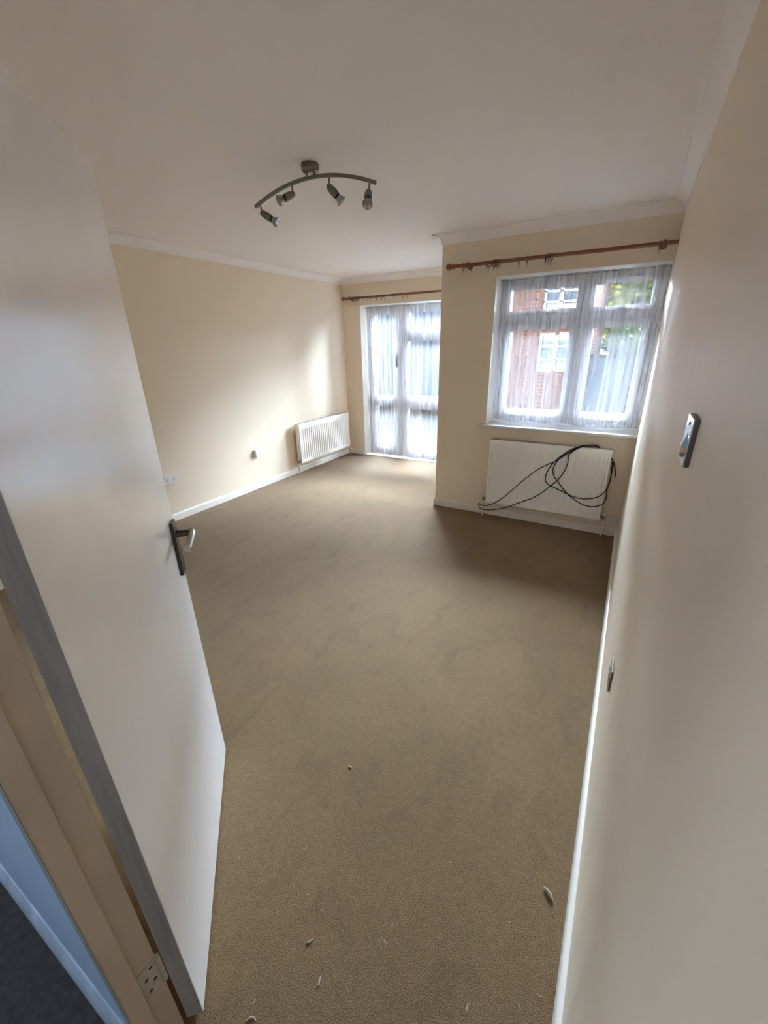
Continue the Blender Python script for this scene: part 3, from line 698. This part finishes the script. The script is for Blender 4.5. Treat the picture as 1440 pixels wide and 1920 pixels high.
fluff((-0.205, 0.522), 0.018, R(70), 'pale wisp at the very bottom of the carpet toward the right', seed=5)
fluff((-0.671, 0.235), 0.026, R(30), 'pale fluff on the carpet beside the hinge corner of the open door', seed=6)
for i, (x, y) in enumerate(((-0.712, 0.507), (-0.45, 0.57), (-0.45, 0.528), (-0.156, 0.743), (-0.086, 1.387), (-0.051, 0.634), (-0.976, 0.471), (-0.649, 0.497), (-0.689, 0.262), (-0.092, 0.590), (-0.36, 0.80), (-0.80, 0.60), (-0.60, 0.30))):
    fluff((x, y), 0.0085+0.004*(i % 3)/2, i*1.3, 'tiny pale speck of fluff scattered over the near carpet', 'tiny specks of fluff', seed=10+i)

# ---------------------------------------------------------------- outside
b = NB(); box(b, BX+0.101, BX+0.14, Y1+0.281, Y2+0.30, -0.14, 2.75); obj('wall_outer', b, m_brick, **st)
b = NB(); box(b, -14, 14, Y2+0.32, 40, -0.30, -0.14); box(b, BX+0.30, 14, Y1+0.30, Y2+0.32, -0.30, -0.14); obj('ground', b, m_paving, **st)
hse = empty('house', (-3.0, 10.0, -0.14), label='red brick house with white windows seen through the net curtain', cat='house')
def hl(x0, x1, y0, y1, z0, z1): return (x0+3.0, x1+3.0, y0-10.0, y1-10.0, z0+0.14, z1+0.14)
wins = [(-1.98, -1.30, 0.95, 1.72), (-1.98, -1.30, 2.12, 2.72)]
b = NB(); xs = [-7.5, -4.9, -3.9, -1.98, -1.30, -1.02]
def wall_cols():
    box(b, *hl(-3.6, -1.98, 10, 10.25, -0.14, 3.2)); box(b, *hl(-1.30, -1.02, 10, 10.25, -0.14, 3.2))
    box(b, *hl(-1.98, -1.30, 10, 10.25, -0.14, 0.95)); box(b, *hl(-1.98, -1.30, 10, 10.25, 1.72, 2.12)); box(b, *hl(-1.98, -1.30, 10, 10.25, 2.72, 3.2))
    box(b, *hl(-1.27, -1.02, 10.25, 14, -0.14, 3.2)); box(b, *hl(-3.6, -3.35, 10.25, 14, -0.14, 3.2)); box(b, *hl(-3.35, -1.27, 13.75, 14, -0.14, 3.2))
wall_cols(); obj('brick_wall', b, m_brick, hse)
for x0, x1, z0, z1 in wins:
    f = NB(); xm = (x0+x1)/2
    for q in ring_rects(x0, x1, z0, z1, 0.05)+[(xm-0.035, xm+0.035, z0, z1)]+[(x0, x1, z0+(z1-z0)*k/3-0.018, z0+(z1-z0)*k/3+0.018) for k in (1, 2)]:
        box(f, *hl(q[0], q[1], 10.03, 10.10, q[2], q[3]))
    fo = obj('house_window', f, m_upvc, hse)
    g = NB(); box(g, *hl(x0, x1, 10.11, 10.12, z0, z1)); obj('pane', g, m_darkglass, fo)
b = NB()
V = [b.verts.new((x+3.0, y-10, z+0.14)) for x in (-3.8, -0.9) for y, z in ((9.8, 3.1), (12.0, 3.9), (14.2, 3.1), (14.2, 3.22), (12.0, 4.02), (9.8, 3.22))]
for i in range(6): b.faces.new((V[i], V[(i+1) % 6], V[6+(i+1) % 6], V[6+i]))
b.faces.new(V[:6]); b.faces.new(V[6:]); obj('roof', b, m_tile, hse)
gar = empty('garage', (-6.9, 11.0, -0.14), label='grey-blue rendered outbuilding facing the patio door', cat='garage')
b = NB(); box(b, -3.0, 3.0, 0, 2.4, 0, 2.6); obj('rendered_wall', b, m_render, gar)
b = NB(); box(b, -3.05, 3.05, -0.1, 2.45, 2.6, 2.7); obj('flat_roof', b, m_tile, gar)
def foliage(bm, c, rx, ry, rz, n, s, rnd):
    for _ in range(n):
        while True:
            p = Vector((rnd.uniform(-1, 1), rnd.uniform(-1, 1), rnd.uniform(-1, 1)))
            if 0.25 < p.length < 1: break
        p = Vector((c[0]+p.x*rx, c[1]+p.y*ry, c[2]+p.z*rz))
        a = Vector((rnd.gauss(0, 1), rnd.gauss(0, 1), rnd.gauss(0, 1))).normalized(); t1, t2 = basis(a)
        k = s*rnd.uniform(.6, 1.3)
        q = [p-t1*k, p+t2*k*.45+a*k*.1, p+t1*k, p-t2*k*.45+a*k*.1]
        bm.faces.new([bm.verts.new(x) for x in q])
def tree(loc, h, rx, ry, rz, n, s, m, label, seed, name='tree'):
    rnd = random.Random(seed); root = empty(name, loc, label=label, cat=name)
    b = NB(); foliage(b, (0, 0, h), rx, ry, rz, n, s, rnd); obj('foliage', b, m, root)
    b = NB(); tube(b, [(0, 0, 0), (0.05, 0.02, h*0.5), (0, 0, h*0.9)], [0.12, 0.09, 0.05], 10)
    for k in range(5):
        a = 1.3*k; tube(b, [(0.03, 0.01, h*0.55), (math.cos(a)*rx*.4, math.sin(a)*ry*.4, h*0.8), (math.cos(a)*rx*.7, math.sin(a)*ry*.7, h)], [0.05, 0.035, 0.015], 8)
    obj('trunk', b, m_bark, root, smooth=60)
tree((0.62, 15.3, -0.14), 3.3, 2.5, 0.75, 2.4, 9000, 0.17, m_leaf, 'yellow-green tree beyond the house corner seen through the top right light', 3)
tree((4.3, 12.9, -0.14), 2.8, 0.95, 1.3, 1.7, 1800, 0.13, m_leaf2, 'darker green tree behind the right edge of the window', 4)
tree((-0.42, 11.55, -0.14), 1.35, 0.55, 0.5, 0.85, 1200, 0.08, m_leaf2, 'low dark green bush beside the brick house corner', 5, 'bush')
tree((0.85, 11.55, -0.14), 1.2, 0.68, 0.5, 0.90, 1200, 0.08, m_leaf, 'low yellowish bush behind the low garden wall', 6, 'bush')
hg = empty('sky_screen_hedge', (3.75, 18.2, -0.14), label='tall dark foliage screen added to block the bright sky behind the trees', cat='sky_screen_hedge')  # added solid greenery, blocks bright low sky leaking between the trees
rnd = random.Random(9); b = NB(); nx_, nz_ = 40, 16
bmesh.ops.create_cube(b, size=1.0); bmesh.ops.subdivide_edges(b, edges=b.edges, cuts=14, use_grid_fill=True)
for v in b.verts: v.co = Vector((v.co.x*9.0, v.co.y*1.2, (v.co.z+0.5)*3.1)) + Vector((rnd.uniform(-.12, .12), rnd.uniform(-.15, .15), rnd.uniform(-.1, .12) if v.co.z > -0.49 else 0))
foliage(b, (0, -0.6, 1.55), 4.4, 0.25, 1.55, 2500, 0.12, rnd); obj('foliage', b, m_leaf2, hg)
gw = empty('garden_wall', (0.6, 10.6, -0.14), label='low grey-blue rendered garden wall in front of the bushes', cat='garden wall')
b = NB(); box(b, -1.6, 4.0, 0, 0.2, 0, 1.35); obj('wall_body', b, m_render, gw)
b = NB(); box(b, -1.62, 4.02, -0.04, 0.24, 1.35, 1.42); obj('coping', b, m_paving, gw)
